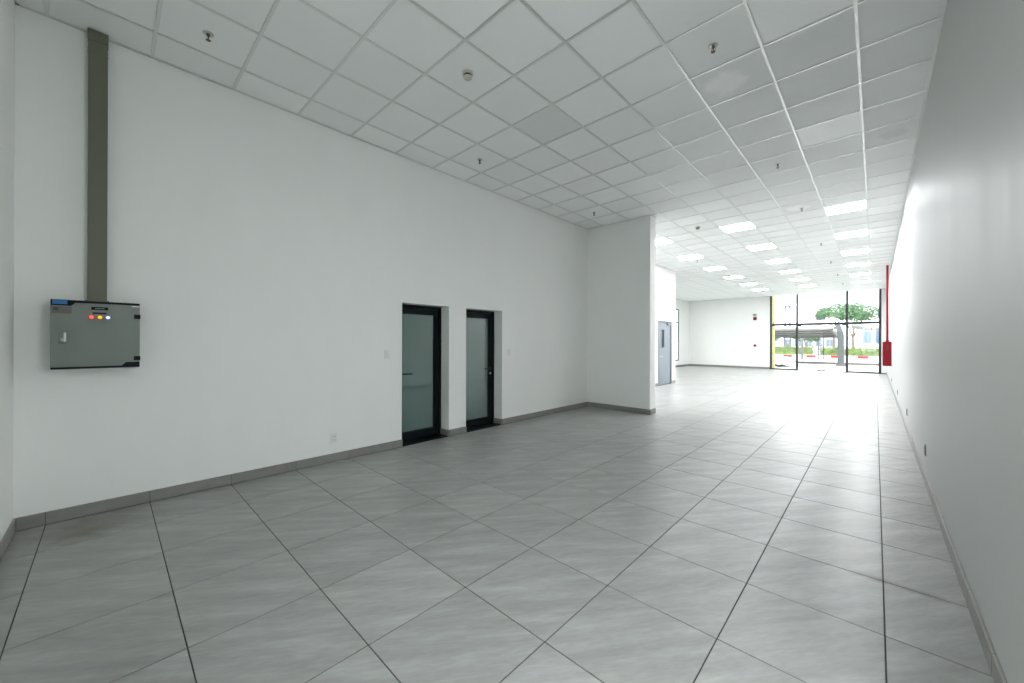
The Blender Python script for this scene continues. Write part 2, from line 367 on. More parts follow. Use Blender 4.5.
def in_room(x, y):
    if y < YP1: return x > XL
    if y < YJ: return x > XM
    return x > XW
def regions():
    return ((XL, XR, YB, YP1), (XM, XR, YP1, YJ), (XW, XR, YJ, YF))

def tiles(xlines, ylines, regs):
    """cells of a grid cut to the room outline -> (x0,x1,y0,y1,ia,ib)"""
    out = []
    for j in range(len(ylines) - 1):
        y0, y1 = ylines[j][1], ylines[j + 1][1]
        for i in range(len(xlines) - 1):
            x0, x1 = xlines[i][1], xlines[i + 1][1]
            best = []
            for rx0, rx1, ry0, ry1 in regs:
                a0, a1, c0, c1 = max(x0, rx0), min(x1, rx1), max(y0, ry0), min(y1, ry1)
                if a1 - a0 > 0.012 and c1 - c0 > 0.012: best.append([a0, a1, c0, c1])
            if len(best) == 2 and best[0][0] == best[1][0] and best[0][1] == best[1][1]:
                best = [[best[0][0], best[0][1], best[0][2], best[1][3]]]
            for q in best: out.append((*q, xlines[i][0], ylines[j][0]))
    return out

# ---- ceiling
ceil = struct(box('ceiling', XW - 0.2, XR + 0.2, YB - 0.2, YF + 0.2, H + 0.05, H + 0.15, MT['void']), 'white suspended tile ceiling over the whole hall', 'ceiling')
xl = [(a, AX(a)) for a in range(-8, 10)]
yl = [(k, BY(k)) for k in range(-4, 42)]
cells = [c for c in tiles(xl, yl, regions())]
cells = [c for c in cells if (c[4], c[5]) not in lamp_cells]
# drop slivers inside the partition
cells.sort(key=lambda c: -px_area(((c[0] + c[1]) / 2, (c[2] + c[3]) / 2, H), c[1] - c[0], c[3] - c[2]))
cache = {}
def tile_mesh(key, w_, d_, t, m, bev):
    k = (key, round(w_, 3), round(d_, 3))
    if k not in cache:
        q = MB().box(-w_ / 2, w_ / 2, -d_ / 2, d_ / 2, 0, t)
        if bev: q.bevel(bev)
        cache[k] = q.mesh(key, m)
    return cache[k]
rest = MB()
for i, (x0, x1, y0, y1, a, k) in enumerate(cells):
    g = 0.002
    if i < 296:
        key, m = ('ceiling_tile', MT['ctile'])
        if (a, k) == (7, 9): key, m = 'spotted_ceiling_tile', MT['ctile_wet']
        if (a, k) == (2, 4): key, m = 'greyer_ceiling_tile', MT['ctile_grey']
        if (a, k) in ((5, 5), (5, 13)): key, m = 'painted_reflection_ceiling_tile', MT['ctile_reflection']
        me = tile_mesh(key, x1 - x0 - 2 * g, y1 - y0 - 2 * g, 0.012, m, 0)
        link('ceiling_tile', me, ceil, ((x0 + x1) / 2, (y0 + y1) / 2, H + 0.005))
    else: rest.box(x0 + g, x1 - g, y0 + g, y1 - g, H + 0.005, H + 0.017)
props(rest.build('distant_ceiling_tiles', MT['ctile'], ceil), kind='stuff')
bw = 0.012
for a, x in xl:
    if x <= XW + 0.02 or x >= XR - 0.02: continue
    y0 = YB if x > XL else YP1 if x > XM else YJ
    box('main_runner', x - bw, x + bw, y0, YF, H - 0.002, H + 0.005, MT['bar'], ceil)
for k, y in yl:
    if y <= YB + 0.02 or y >= YF - 0.02: continue
    x0 = XL if y < YP1 else XM if y < YJ else XW
    segs = [(x0, XR)]
    if YP0 - bw < y < YP1 + bw: segs = [(XP, XR)]
    for s0, s1 in segs: box('cross_tee', s0, s1, y - bw, y + bw, H - 0.0015, H + 0.0055, MT['bar'], ceil)
for x0, x1, y0, y1 in ((XR - 0.022, XR, YB, YF), (XL, XL + 0.018, YB, YP0), (XM, XM + 0.02, YP1, YJ), (XW, XW + 0.02, YJ, YF), (XL, XR, YB, YB + 0.02), (XW, XR, YF - 0.02, YF), (XL, XP + 0.02, YP0 - 0.02, YP0), (XP, XP + 0.02, YP0, YP1)):
    box('wall_angle', x0, x1, y0, y1, H - 0.003, H + 0.0045, MT['bar'], ceil)

# ---- floor
FZ = 0.0
floor = struct(box('floor', XW - 0.2, XR + 0.2, YB - 0.2, YF + 0.3, -0.2, -0.003, MT['grout']), 'grey stone-look porcelain tile floor of the hall', 'floor')
xl = [(i, -2.363 + 0.6 * i) for i in range(-12, 7)]
yl = [(j, 0.263 + 0.6 * j) for j in range(-3, 44)]
regs = ((XL, XR, YB, YP0), (XP, XR, YP0, YP1), (XM, XR, YP1, YJ), (XW, XR, YJ, YF + 0.2))
cells = []
for j in range(len(yl) - 1):
    for i in range(len(xl) - 1):
        for rx0, rx1, ry0, ry1 in regs:
            a0, a1, c0, c1 = max(xl[i][1], rx0), min(xl[i + 1][1], rx1), max(yl[j][1], ry0), min(yl[j + 1][1], ry1)
            if a1 - a0 > 0.012 and c1 - c0 > 0.012:
                # keep joints only on true grid lines
                cells.append((a0 + (0.003 if a0 == xl[i][1] else 0), a1 - (0.003 if a1 == xl[i + 1][1] else 0), c0 + (0.003 if c0 == yl[j][1] else 0), c1 - (0.003 if c1 == yl[j + 1][1] else 0)))
cells.sort(key=lambda c: -px_area(((c[0] + c[1]) / 2, (c[2] + c[3]) / 2, 0), c[1] - c[0], c[3] - c[2]))
rest = MB()
for i, (x0, x1, y0, y1) in enumerate(cells):
    if i < 298:
        me = tile_mesh('floor_tile', x1 - x0, y1 - y0, 0.006, MT['ftile'], 0.0012)
        link('floor_tile', me, floor, ((x0 + x1) / 2, (y0 + y1) / 2, -0.006))
    else: rest.box(x0, x1, y0, y1, -0.006, 0)
props(rest.build('distant_floor_tiles', MT['ftile'], floor), kind='stuff')

# ---- baseboards (tile skirting, one piece per floor tile)
BH, BT = 0.098, 0.014
def skirting(name, label, axis, fixed, side, a0, a1, grid, gaps=()):
    """axis 'y': runs along y at x=fixed; side = +1/-1 = direction it stands out"""
    root = struct(empty(name, (0, 0, 0)), label, 'baseboard')
    cuts = sorted({a0, a1} | {g for g in grid if a0 + 0.03 < g < a1 - 0.03} | {c for gp in gaps for c in gp})
    for c0, c1 in zip(cuts, cuts[1:]):
        if any(gp[0] - 1e-4 <= c0 and c1 <= gp[1] + 1e-4 for gp in gaps): continue
        p, q = c0 + 0.0015, c1 - 0.0015
        f0, f1 = (fixed, fixed + BT) if side > 0 else (fixed - BT, fixed)
        w_, d_ = (BT, q - p) if axis == 'y' else (q - p, BT)
        me = tile_mesh('baseboard_tile', w_, d_, BH, MT['base_tile'], 0.002)
        cx, cy = ((f0 + f1) / 2, (p + q) / 2) if axis == 'y' else ((p + q) / 2, (f0 + f1) / 2)
        link('baseboard_tile', me, root, (cx, cy, 0.004))
        g0, g1 = (fixed, fixed + BT * 0.7) if side > 0 else (fixed - BT * 0.7, fixed)
        if axis == 'y': box('grout_strip', g0, g1, c0, c1, 0, BH + 0.002, MT['grout'], root)
        else: box('grout_strip', c0, c1, g0, g1, 0, BH + 0.002, MT['grout'], root)
    return root
gy = [y for _, y in yl]; gx = [x for _, x in xl]
bl = skirting('baseboard_left', 'grey tile skirting along the wall with the black-framed doors', 'y', XL, 1, YB + BT, YP0 - BT, gy, DO)
for y0, y1 in DO:
    for yy in (y0, y1 - BT):
        box('baseboard_tile', -4.955, XL, yy, yy + BT, 0, BH, MT['base_tile'], bl, 0.002)
skirting('baseboard_partition', 'grey tile skirting at the foot of the partition', 'x', YP0, -1, XL, XP + BT, gx)
be = skirting('baseboard_partition_end', 'grey tile skirting on the end of the partition', 'y', XP, 1, YP0, YP1, [])
skirting('baseboard_right', 'grey tile skirting along the long right wall', 'y', XR, -1, FILL_RW[1], YF, gy)
skirting('baseboard_back', 'grey tile skirting at the foot of the rear wall', 'x', YB, 1, XL, FILL_BW[0], gx)
skirting('baseboard_rear', 'grey tile skirting beside the steel door', 'y', XM, 1, YP1, YJ, gy, (D3[:2],))
skirting('baseboard_front', 'grey tile skirting under the red alarm on the end wall', 'x', YF, -1, XW + BT, GX[0] - 0.047, gx)
skirting('baseboard_far', 'grey tile skirting under the tall side window', 'y', XW, 1, YJ, YF, gy)

# ---- the two black-framed glass doors
def glass_door(name, y0, y1, handle_left, label):
    root = struct(empty(name, (-4.955, (y0 + y1) / 2, 0)), label, 'door')
    hw = (y1 - y0) / 2
    P = lambda n, bb, m, par=root, s=False: bb.build(n, m, par, s)
    f = MB().box(-0.06, 0.0, -hw, -hw + 0.045, 0.012, DH).box(-0.06, 0.0, hw - 0.045, hw, 0.012, DH).box(-0.06, 0, -hw + 0.045, hw - 0.045, DH - 0.045, DH)
    P('door_frame', f, MT['black_alu'])
    P('threshold', MB().box(-0.06, 0.197, -hw, hw, -0.002, 0.010), MT['threshold'])
    li, s = hw - 0.05, 0.075
    lf = MB().box(-0.055, -0.012, -li, -li + s, 0.018, DH - 0.05).box(-0.055, -0.012, li - s, li, 0.018, DH - 0.05)
    lf.box(-0.055, -0.012, -li + s, li - s, DH - 0.125, DH - 0.05).box(-0.055, -0.012, -li + s, li - s, 0.018, 0.125)
    leaf = P('door_leaf', lf, MT['black_alu'])
    P('pane', MB().box(-0.038, -0.026, -li + s, li - s, 0.125, DH - 0.125), MT['frost'], leaf)
    P('glazing_bead', MB().box(-0.026, -0.018, -li + s, -li + s + 0.012, 0.125, DH - 0.125).box(-0.026, -0.018, li - s - 0.012, li - s, 0.125, DH - 0.125)
      .box(-0.026, -0.018, -li + s + 0.012, li - s - 0.012, 0.125, 0.137).box(-0.026, -0.018, -li + s + 0.012, li - s - 0.012, DH - 0.137, DH - 0.125), MT['black_alu'], leaf)
    sy = -1 if handle_left else 1
    hy = sy * (li - s / 2)
    h = MB().lathe([(0.024, -0.013), (0.024, -0.004), (0.011, -0.003), (0.011, 0.045)], 14, 'x', (0, hy, 0.985))
    h.tube([(0.04, hy, 0.985), (0.043, hy - sy * 0.03, 0.985), (0.043, hy - sy * 0.17, 0.983)], 0.012, 8)
    P('lever_handle', h, MT['handle_black'], leaf, True)
    P('lock_cylinder', MB().lathe([(0.019, -0.013), (0.019, -0.003), (0.012, 0.0), (0.012, 0.004)], 14, 'x', (0, hy, 0.90)), MT['steel'], leaf, True)
    return root
glass_door('door_1', *DO[0], True, 'black-framed frosted glass door nearer the electrical panel, lever on its left')
glass_door('door_2', *DO[1], False, 'black-framed frosted glass door nearer the partition, lever on its right')

# ---- blue-grey steel door behind the partition
root = struct(empty('door_3', (XM, (D3[0] + D3[1]) / 2, 0)), 'blue-grey steel door with a narrow vision panel behind the partition', 'door')
hw = (D3[1] - D3[0]) / 2; z1 = D3[2]
MB().box(-0.1, 0.012, -hw, -hw + 0.05, 0, z1).box(-0.1, 0.012, hw - 0.05, hw, 0, z1).box(-0.1, 0.012, -hw + 0.05, hw - 0.05, z1 - 0.05, z1).build('door_frame', MT['door_steel_d'], root)
# leaf with a real window hole: local y of vision panel
v0, v1, w0, w1 = 12.90 - 13.18, 13.12 - 13.18, 1.28, 1.89
lf = MB().box(-0.06, -0.01, -hw + 0.055, v0, 0.01, z1 - 0.055).box(-0.06, -0.01, v1, hw - 0.055, 0.01, z1 - 0.055).box(-0.06, -0.01, v0, v1, 0.01, w0).box(-0.06, -0.01, v0, v1, w1, z1 - 0.055)
leaf = lf.build('door_leaf', MT['door_steel'], root)
box('pane', -0.045, -0.035, v0, v1, w0, w1, MT['car_glass'], leaf)
MB().box(-0.01, 0.004, v0 - 0.03, v0, w0 - 0.03, w1 + 0.03).box(-0.01, 0.004, v1, v1 + 0.03, w0 - 0.03, w1 + 0.03).box(-0.01, 0.004, v0, v1, w0 - 0.03, w0).box(-0.01, 0.004, v0, v1, w1, w1 + 0.03).build('vision_panel_trim', MT['door_steel'], leaf)
h = MB().lathe([(0.025, -0.01), (0.025, 0.0), (0.01, 0.002), (0.01, 0.05)], 12, 'x', (0, -hw + 0.12, 0.98)); h.tube([(0.045, -hw + 0.12, 0.98), (0.045, -hw + 0.25, 0.98)], 0.01, 8)
h.build('lever_handle', MT['steel'], leaf, True)
for zz in (0.25, 1.05, 1.85): MB().lathe([(0.014, -0.06), (0.014, 0.06)], 10, 'z', (0.012, hw - 0.055, zz)).build('hinge', MT['door_steel_d'], leaf, True)
cl = MB().box(-0.01, 0.05, hw - 0.40, hw - 0.14, z1 - 0.14, z1 - 0.08).bevel(0.006); cl.tube([(0.03, hw - 0.2, z1 - 0.08), (0.07, hw - 0.35, z1 - 0.05), (0.02, hw - 0.5, z1 - 0.03)], 0.008, 6)
cl.build('door_closer', MT['grey_plastic'], leaf)

# ---- shop front
root = struct(empty('window_1', (0, YF, 0)), 'full-height shop front glazing with charcoal mullions and a transom', 'window')
for x in GX: MB().box(x - 0.047, x + 0.047, -0.01, 0.10, 0, H).bevel(0.004).build('mullion', MT['mullion'], root)
TZ = 2.431
for x0, x1 in zip(GX, GX[1:]): box('transom', x0 + 0.047, x1 - 0.047, 0.0, 0.09, TZ - 0.065, TZ + 0.065, MT['mullion'], root)
box('bottom_rail', GX[0] + 0.047, GX[1] - 0.047, 0.0, 0.09, 0, 0.065, MT['mullion'], root)
box('bottom_rail', GX[2] + 0.047, GX[3] - 0.047, 0.0, 0.09, 0, 0.065, MT['mullion'], root)
box('sill', GX[2] - 0.22, XR - 0.016, -0.08, -0.011, 0, 0.03, MT['mullion'], root)
for i, (x0, x1) in enumerate(zip(GX, GX[1:])):
    box('pane', x0 + 0.047, x1 - 0.047, 0.045, 0.055, TZ + 0.065, H, MT['glass'], root)
    if i != 1: box('pane', x0 + 0.047, x1 - 0.047, 0.045, 0.055, 0.065, TZ - 0.065, MT['glass'], root)
xm = (GX[1] + GX[2]) / 2
for s, lab in ((-1, 'left leaf of the frameless glass entrance door with a steel pull bar'), (1, 'right leaf of the frameless glass entrance door with a steel pull bar')):
    d = struct(empty('door_4' if s < 0 else 'door_5', (xm, YF, 0)), lab, 'door')
    xa, xb = sorted((s * 0.004, s * (GX[2] - 0.05 - xm)))
    pane = box('pane', xa, xb, 0.044, 0.056, 0.012, TZ - 0.07, MT['glass'], d)
    xa, xb = sorted((s * 0.006, s * 0.17)); MB().box(xa, xb, 0.034, 0.066, 0.010, 0.06).bevel(0.003).build('patch_lock', MT['patch'], d)
    xa, xb = sorted((s * (GX[2] - 0.05 - xm), s * (GX[2] - 0.19 - xm)))
    MB().box(xa, xb, 0.034, 0.066, TZ - 0.13, TZ - 0.066).bevel(0.003).build('patch_hinge', MT['patch'], d)
    xh = s * 0.11
    hb = MB().tube([(xh, -0.01, 0.62), (xh, -0.01, 1.72)], 0.022, 10); hb.tube([(xh, -0.01, 0.85), (xh, 0.046, 0.85)], 0.009, 8); hb.tube([(xh, -0.01, 1.5), (xh, 0.046, 1.5)], 0.009, 8)
    hb.build('pull_bar', MT['patch'], d, True)

# ---- side window
root = struct(empty('window_2', (XW, SW[0], SW[2])), 'tall side window with charcoal frame at the far left', 'window')
wl, wh = SW[1] - SW[0], SW[3] - SW[2]
for y in (0.03, wl / 2, wl - 0.03): box('mullion', -0.05, -0.015, y - 0.03, y + 0.03, 0, wh, MT['mullion'], root)
for z in (0.03, 2.26, wh - 0.03): box('transom', -0.05, -0.016, 0.06, wl - 0.06, z - 0.03, z + 0.03, MT['mullion'], root)
for k in range(2):
    y0, y1 = max(k * wl / 2, 0.03) + 0.03, min((k + 1) * wl / 2, wl - 0.03) - 0.03
    box('pane', -0.036, -0.028, y0, y1, 0.06, 2.23, MT['glass'], root); box('pane', -0.036, -0.028, y0, y1, 2.29, wh - 0.06, MT['glass'], root)

# ---- unseen side glazing added beside the viewer to let in fill light
root = struct(empty('added_window_right', (XR, FILL_RW[0], FILL_RW[2])), 'added full-height fill-light glazing in the right wall beside the viewer', 'window')
wl, wh = FILL_RW[1] - FILL_RW[0], FILL_RW[3] - FILL_RW[2]
for y in (0.03, wl / 2, wl - 0.03): box('mullion', 0.10, 0.18, y - 0.03, y + 0.03, 0, wh, MT['mullion'], root)
for z in (0.03, wh - 0.03): box('rail', 0.10, 0.18, 0.06, wl - 0.06, z - 0.03, z + 0.03, MT['mullion'], root)
for y0, y1 in ((0.06, wl / 2 - 0.03), (wl / 2 + 0.03, wl - 0.06)): box('pane', 0.135, 0.145, y0, y1, 0.06, wh - 0.06, MT['glass'], root)

root = struct(empty('added_window_rear', (FILL_BW[0], YB, FILL_BW[2])), 'added full-height fill-light glazing behind the viewer', 'window')  # unseen rear glazing, added to brighten the near end
wl, wh = FILL_BW[1] - FILL_BW[0], FILL_BW[3] - FILL_BW[2]
for x in (0.03, wl / 3, 2 * wl / 3, wl - 0.03): box('mullion', x - 0.03, x + 0.03, -0.18, -0.10, 0, wh, MT['mullion'], root)
for z in (0.03, wh - 0.03): box('rail', 0.06, wl - 0.06, -0.18, -0.10, z - 0.03, z + 0.03, MT['mullion'], root)
for k in range(3): box('pane', max(k * wl / 3, 0.03) + 0.03, min((k + 1) * wl / 3, wl - 0.03) - 0.03, -0.145, -0.135, 0.06, wh - 0.06, MT['glass'], root)

# ------------------------------------------------------------------ ceiling lights
ords = ['first', 'second', 'third', 'fourth', 'fifth', 'sixth']
rows = {6: 'the row along the right wall', 3: 'the middle row', 0: 'the steel door side row'}
offlab = {(6, 4): 'unlit square ceiling panel at the top edge of the photo near the right wall', (6, 8): 'unlit square ceiling panel halfway along, in line with the right-hand lit row', (2, 8): 'unlit square ceiling panel near the top of the partition end'}
for (a, k), (on, r) in lamp_cells.items():
    x0, x1, y0, y1 = AX(a) + 0.004, AX(a + 1) - 0.004, BY(k) + 0.004, BY(k + 1) - 0.004
    root = empty('ceiling_light', ((x0 + x1) / 2, (y0 + y1) / 2, H)); hx, hy = (x1 - x0) / 2, (y1 - y0) / 2
    MB().box(-hx, -hx + 0.016, -hy, hy, 0.0056, 0.02).box(hx - 0.016, hx, -hy, hy, 0.0056, 0.02).box(-hx + 0.016, hx - 0.016, -hy, -hy + 0.016, 0.0056, 0.02).box(-hx + 0.016, hx - 0.016, hy - 0.016, hy, 0.0056, 0.02).build('frame', MT['lamp_frame'], root)
    box('diffuser', -hx + 0.016, hx - 0.016, -hy + 0.016, hy - 0.016, 0.008, 0.02, MT['lamp_on' if on else 'lamp_off'], root)
    props(root, (f'lit square ceiling panel, {ords[r]} from near end of {rows[a]}' if on else offlab[(a, k)]), 'ceiling light', 'lit ceiling panels' if on else 'unlit ceiling panels')

# ------------------------------------------------------------------ sprinklers and detectors
def copy_tree(src, loc):
    r = src.copy(); COL.objects.link(r); r.location = loc
    for ch in src.children:
        c = ch.copy(); COL.objects.link(c); c.parent = r
    return r
def make_sprinkler():
    t = empty('sprinkler')
    MB().lathe([(0.012, -0.004), (0.030, -0.008), (0.038, -0.002), (0.038, 0.0)], 18).build('escutcheon', MT['steel'], t, True)
    MB().lathe([(0.010, -0.022), (0.012, -0.018), (0.012, -0.004)], 12).build('body', MT['brass'], t, True)
    fr = MB().tube([(0.010, 0, -0.020), (0.016, 0, -0.032), (0.012, 0, -0.046), (0.002, 0, -0.052)], 0.0035, 6); fr.tube([(-0.010, 0, -0.020), (-0.016, 0, -0.032), (-0.012, 0, -0.046), (-0.002, 0, -0.052)], 0.0035, 6)
    fr.build('yoke', MT['brass'], t, True)
    MB().lathe([(0.004, -0.050), (0.004, -0.022)], 8).build('bulb', MT['bulb'], t, True)
    MB().lathe([(0.005, -0.058), (0.018, -0.056), (0.018, -0.054), (0.005, -0.052)], 14).build('deflector', MT['brass'], t, True)
    return t
sp = [(AX(0.5), BY(-0.5), 'small ceiling sprinkler right of the olive trunking top'),
      (AX(0.5), BY(4.5), 'small ceiling sprinkler above the pair of black-framed doors'),
      (AX(0.5), BY(9.5), 'small ceiling sprinkler just in front of the partition'),
      (AX(5.5), BY(4.5), 'small ceiling sprinkler left of the topmost unlit panel'),
      (AX(5.5), BY(9.5), 'small ceiling sprinkler just past the second unlit panel'),
      (AX(5.5), BY(13.6), 'small ceiling sprinkler left of the nearest right-hand lit panel'),
      (AX(5.5), BY(19.5), 'small ceiling sprinkler left of the second right-hand lit panel'),
      (AX(5.5), BY(24.5), 'small ceiling sprinkler left of the third right-hand lit panel'),
      (AX(5.5), BY(29.5), 'small ceiling sprinkler past the fourth right-hand lit panel'),
      (AX(5.5), BY(34.5), 'small ceiling sprinkler closest to the shop front glass'),
      (AX(0.5), BY(19.5), 'small ceiling sprinkler past the second lit panel on the steel door side'),
      (AX(0.5), BY(25.5), 'small ceiling sprinkler before the fourth lit panel on the steel door side'),
      (AX(0.5), BY(35.6), 'small ceiling sprinkler above the end wall alarm')]
first = None
for x, y, lab in sp:
    o = make_sprinkler() if first is None else copy_tree(first, (0, 0, 0))
    first = first or o
    o.location = (x, y, H + 0.005); props(o, lab, 'sprinkler', 'ceiling sprinklers')
def make_detector():
    t = empty('smoke_detector')
    MB().lathe([(0.040, -0.022), (0.050, -0.018), (0.050, 0.0)], 24).build('base', MT['detector'], t, True)
    MB().lathe([(0.034, -0.042), (0.034, -0.022)], 24).build('sensor_slot', MT['dark_slot'], t, True)
    MB().lathe([(0.020, -0.060), (0.036, -0.056), (0.042, -0.042), (0.036, -0.040)], 24).build('cap', MT['detector'], t, True)
    return t
d0 = make_detector(); d0.location = (AX(2.52), BY(2.45), H + 0.005); props(d0, 'round cream smoke detector on the ceiling near the viewer', 'smoke detector', 'smoke detectors')
d1 = copy_tree(d0, (AX(2.45), BY(13.45), H + 0.005)); props(d1, 'round cream smoke detector beyond the top of the partition', 'smoke detector', 'smoke detectors')

# ------------------------------------------------------------------ electrical panel and trunking
PXF = -4.555
root = empty('electrical_panel', (PXF, -0.06, 1.231))       # origin: bottom of the front face
props(root, 'grey wall-mounted electrical panel with three lit indicator lamps', 'electrical panel')
py0, py1, pz1 = -0.246, 0.246, 0.543
MB().box(XL - PXF, -0.022, py0, py1, 0, pz1).bevel(0.004).build('cabinet_body', MT['panel'], root)
door = MB().box(-0.020, 0.0, py0 + 0.002, py1 - 0.002, 0.002, pz1 - 0.002).bevel(0.002).build('door', MT['panel'], root)
U = lambda u: py0 + u * (py1 - py0)
V = lambda v: pz1 * (1 - v)
MB().prism([(U(0.004), V(0.005)), (U(0.996), V(0.005)), (U(0.996), V(0.035)), (U(0.26), V(0.04)), (U(0.215), V(0.088)), (U(0.004), V(0.088))], 'x', 0.0, 0.003).build('top_band', MT['panel_black'], door)
MB().prism([(U(0.004), V(0.995)), (U(0.004), V(0.967)), (U(0.78), V(0.965)), (U(0.83), V(0.915)), (U(0.996), V(0.915)), (U(0.996), V(0.995))], 'x', 0.0, 0.003).build('bottom_band', MT['panel_black'], door)
box('blue_logo_plate', 0.003, 0.005, U(0.022), U(0.175), V(0.068), V(0.012), MT['blue_label'], door)
box('sticker', 0.0, 0.0012, U(0.006), U(0.22), V(0.20), V(0.10), MT['sticker'], door)
box('sticker_mark', 0.0012, 0.0018, U(0.03), U(0.085), V(0.16), V(0.115), MT['sticker_ink'], door)
box('name_plate', 0.0, 0.003, U(0.43), U(0.62), V(0.132), V(0.088), MT['panel_black'], door)
for k in range(5): box('plate_lettering', 0.003, 0.0034, U(0.475 + k * 0.022), U(0.488 + k * 0.022), V(0.118), V(0.103), MT['grey_plastic'], door)
box('lamp_caption_plate', 0.0, 0.002, U(0.445), U(0.60), V(0.192), V(0.168), MT['panel_black'], door)
for u, m, lab in ((0.432, 'led_red', 'glowing red lamp'), (0.527, 'led_amber', 'glowing amber lamp'), (0.618, 'led_blue', 'glowing blue-white lamp')):
    bz = MB().lathe([(0.016, 0.0), (0.016, 0.005), (0.013, 0.007)], 18, 'x', (0, U(u), V(0.24))).build('indicator_bezel', MT[m.replace('led', 'ring')], door, True)
    q = MB().lathe([(0.0125, 0.006), (0.0125, 0.010), (0.009, 0.015), (0.003, 0.017)], 18, 'x', (0, U(u), V(0.24))).build('indicator_lamp', MT[m], door, True); q['label'] = lab
for v in (0.21, 0.855): box('hinge', -0.004, 0.008, U(0.925), U(1.006), V(v + 0.035), V(v - 0.03), MT['panel_black'], door, 0.002)
box('rating_text', 0.0, 0.0008, U(0.90), U(0.99), V(0.062), V(0.048), MT['white_plastic'], door)
box('handle_plate', 0.0, 0.008, U(0.088), U(0.172), V(0.625), V(0.465), MT['panel'], door, 0.003)
MB().box(0.008, 0.018, U(0.135), U(0.165), V(0.60), V(0.47)).bevel(0.003).build('swing_handle', MT['steel'], door)
MB().lathe([(0.013, 0.008), (0.013, 0.014), (0.008, 0.016)], 14, 'x', (0, U(0.135), V(0.575))).build('lock', MT['steel'], door, True)

root = empty('cable_trunking', (XL, -0.064, 1.776)); props(root, 'olive-grey vertical cable trunking rising from the electrical panel to the ceiling', 'trunking')
tw = 0.056; th = H - 1.776
MB().box(0.0, 0.075, -tw, tw, 0.012, th).bevel(0.002).build('channel', MT['trunk'], root)
box('cover', 0.075, 0.082, -tw + 0.002, tw - 0.002, 0.012, th, MT['trunk'], root)
MB().box(0.0, 0.095, -tw - 0.012, tw + 0.012, 0.0, 0.012).bevel(0.002).build('bottom_flange', MT['trunk'], root)
box('top_collar', 0.0, 0.092, -tw - 0.003, tw + 0.003, th - 0.09, th - 0.0045, MT['trunk'], root, 0.002)
for s in (-1, 1):
    for zz in (th - 0.14, th - 0.17): MB().lathe([(0.005, 0), (0.005, 0.006)], 8, 'y', (0.04, s * tw - (0.006 if s < 0 else 0), zz)).build('screw', MT['steel'], root)

# ------------------------------------------------------------------ plates on walls
def plate(name, y, z, label, cat, kind, x=XL, s=1, group=None):
    t = empty(name, (x, y, z)); t.rotation_euler.z = 0 if s > 0 else math.pi
    MB().box(0, 0.009, -0.037, 0.037, -0.058, 0.058).bevel(0.003).build('face_plate', MT['white_plastic'] if kind != 'grey' else MT['grey_plastic'], t)
    if kind == 'switch': MB().box(0.009, 0.014, -0.016, 0.016, -0.03, 0.03).bevel(0.002).build('rocker', MT['white_plastic'], t)
    else:
        for zz in (-0.02, 0.02):
            so = box('socket', 0.009, 0.011, -0.018, 0.018, zz - 0.016, zz + 0.016, MT['white_plastic'] if kind != 'grey' else MT['grey_plastic'], t)
            for yy in (-0.007, 0.007): box('slot', 0.011, 0.0115, yy - 0.002, yy + 0.002, zz - 0.007, zz + 0.007, MT['dark_slot'], so)
    return props(t, label, cat, group)
plate('light_switch', 2.575, EYE - 0.168, 'white light switch left of the nearer frosted glass door', 'switch', 'switch', group='light switches')
plate('light_switch', 4.935, EYE - 0.182, 'white light switch right of the farther frosted glass door', 'switch', 'switch', group='light switches')
plate('power_outlet', 1.885, EYE - 1.171, 'white power outlet low on the left wall', 'outlet', 'outlet', group='power outlets')
for i, y in enumerate((5.9, 9.1, 12.85, 17.24)):
    plate('wall_socket', y, 0.335 - 0.02 * i, f'small grey socket low on the right wall, {ords[i]} from the viewer', 'outlet', 'grey', XR, -1, 'sockets on the right wall')

# ------------------------------------------------------------------ fire alarm items on the end wall
root = empty('fire_alarm_bell', (-4.937, YF, EYE + 1.36)); props(root, 'red fire alarm sounder with a pale strobe above it on the end wall', 'fire alarm')
MB().box(-0.08, 0.08, -0.05, 0, -0.085, 0.085).bevel(0.01).build('back_box', MT['red_dark'], root)
MB().lathe([(0.075, -0.05), (0.06, -0.085), (0.02, -0.09)], 20, 'y').build('sounder', MT['red'], root, True)
MB().box(-0.11, 0.11, -0.05, 0, 0.12, 0.30).bevel(0.012).build('strobe_housing', MT['white_plastic'], root)
MB().box(-0.08, 0.08, -0.075, -0.05, 0.16, 0.26).bevel(0.01).build('strobe_lens', MT['grey_plastic'], root)
root = empty('fire_call_point', (-4.934, YF, EYE - 0.165)); props(root, 'small red manual call point below the alarm on the end wall', 'call point')
MB().box(-0.06, 0.06, -0.05, 0, -0.06, 0.06).bevel(0.008).build('housing', MT['red'], root)
MB().box(-0.03, 0.03, -0.056, -0.05, -0.016, 0.016).build('press_glass', MT['red_dark'], root)

# ------------------------------------------------------------------ fire hose cabinet and riser
root = empty('fire_hose_cabinet', (XR, 17.6, 0.70)); props(root, 'red fire hose cabinet on the right wall near the shop front', 'fire cabinet')
MB().box(-0.20, 0, 0, 0.62, 0, 0.80).bevel(0.006).build('cabinet_body', MT['red'], root)
MB().box(-0.212, -0.20, 0.02, 0.60, 0.02, 0.78).bevel(0.004).build('door', MT['red'], root)
box('door_handle', -0.235, -0.212, 0.06, 0.08, 0.34, 0.46, MT['steel'], root, 0.004)
box('side_vent', -0.13, -0.08, -0.004, 0, 0.52, 0.70, MT['red_dark'], root)
root = empty('fire_riser_pipe', (XR - 0.10, 17.68, 1.50)); props(root, 'vertical red fire riser pipe running up to the ceiling above the hose cabinet', 'pipe')
MB().tube([(0, 0, 0), (0, 0, H - 1.5 + 0.004)], 0.030, 14).build('pipe', MT['red'], root, True)
MB().lathe([(0.042, 0.0), (0.042, 0.05)], 14).build('lower_coupling', MT['red'], root, True)

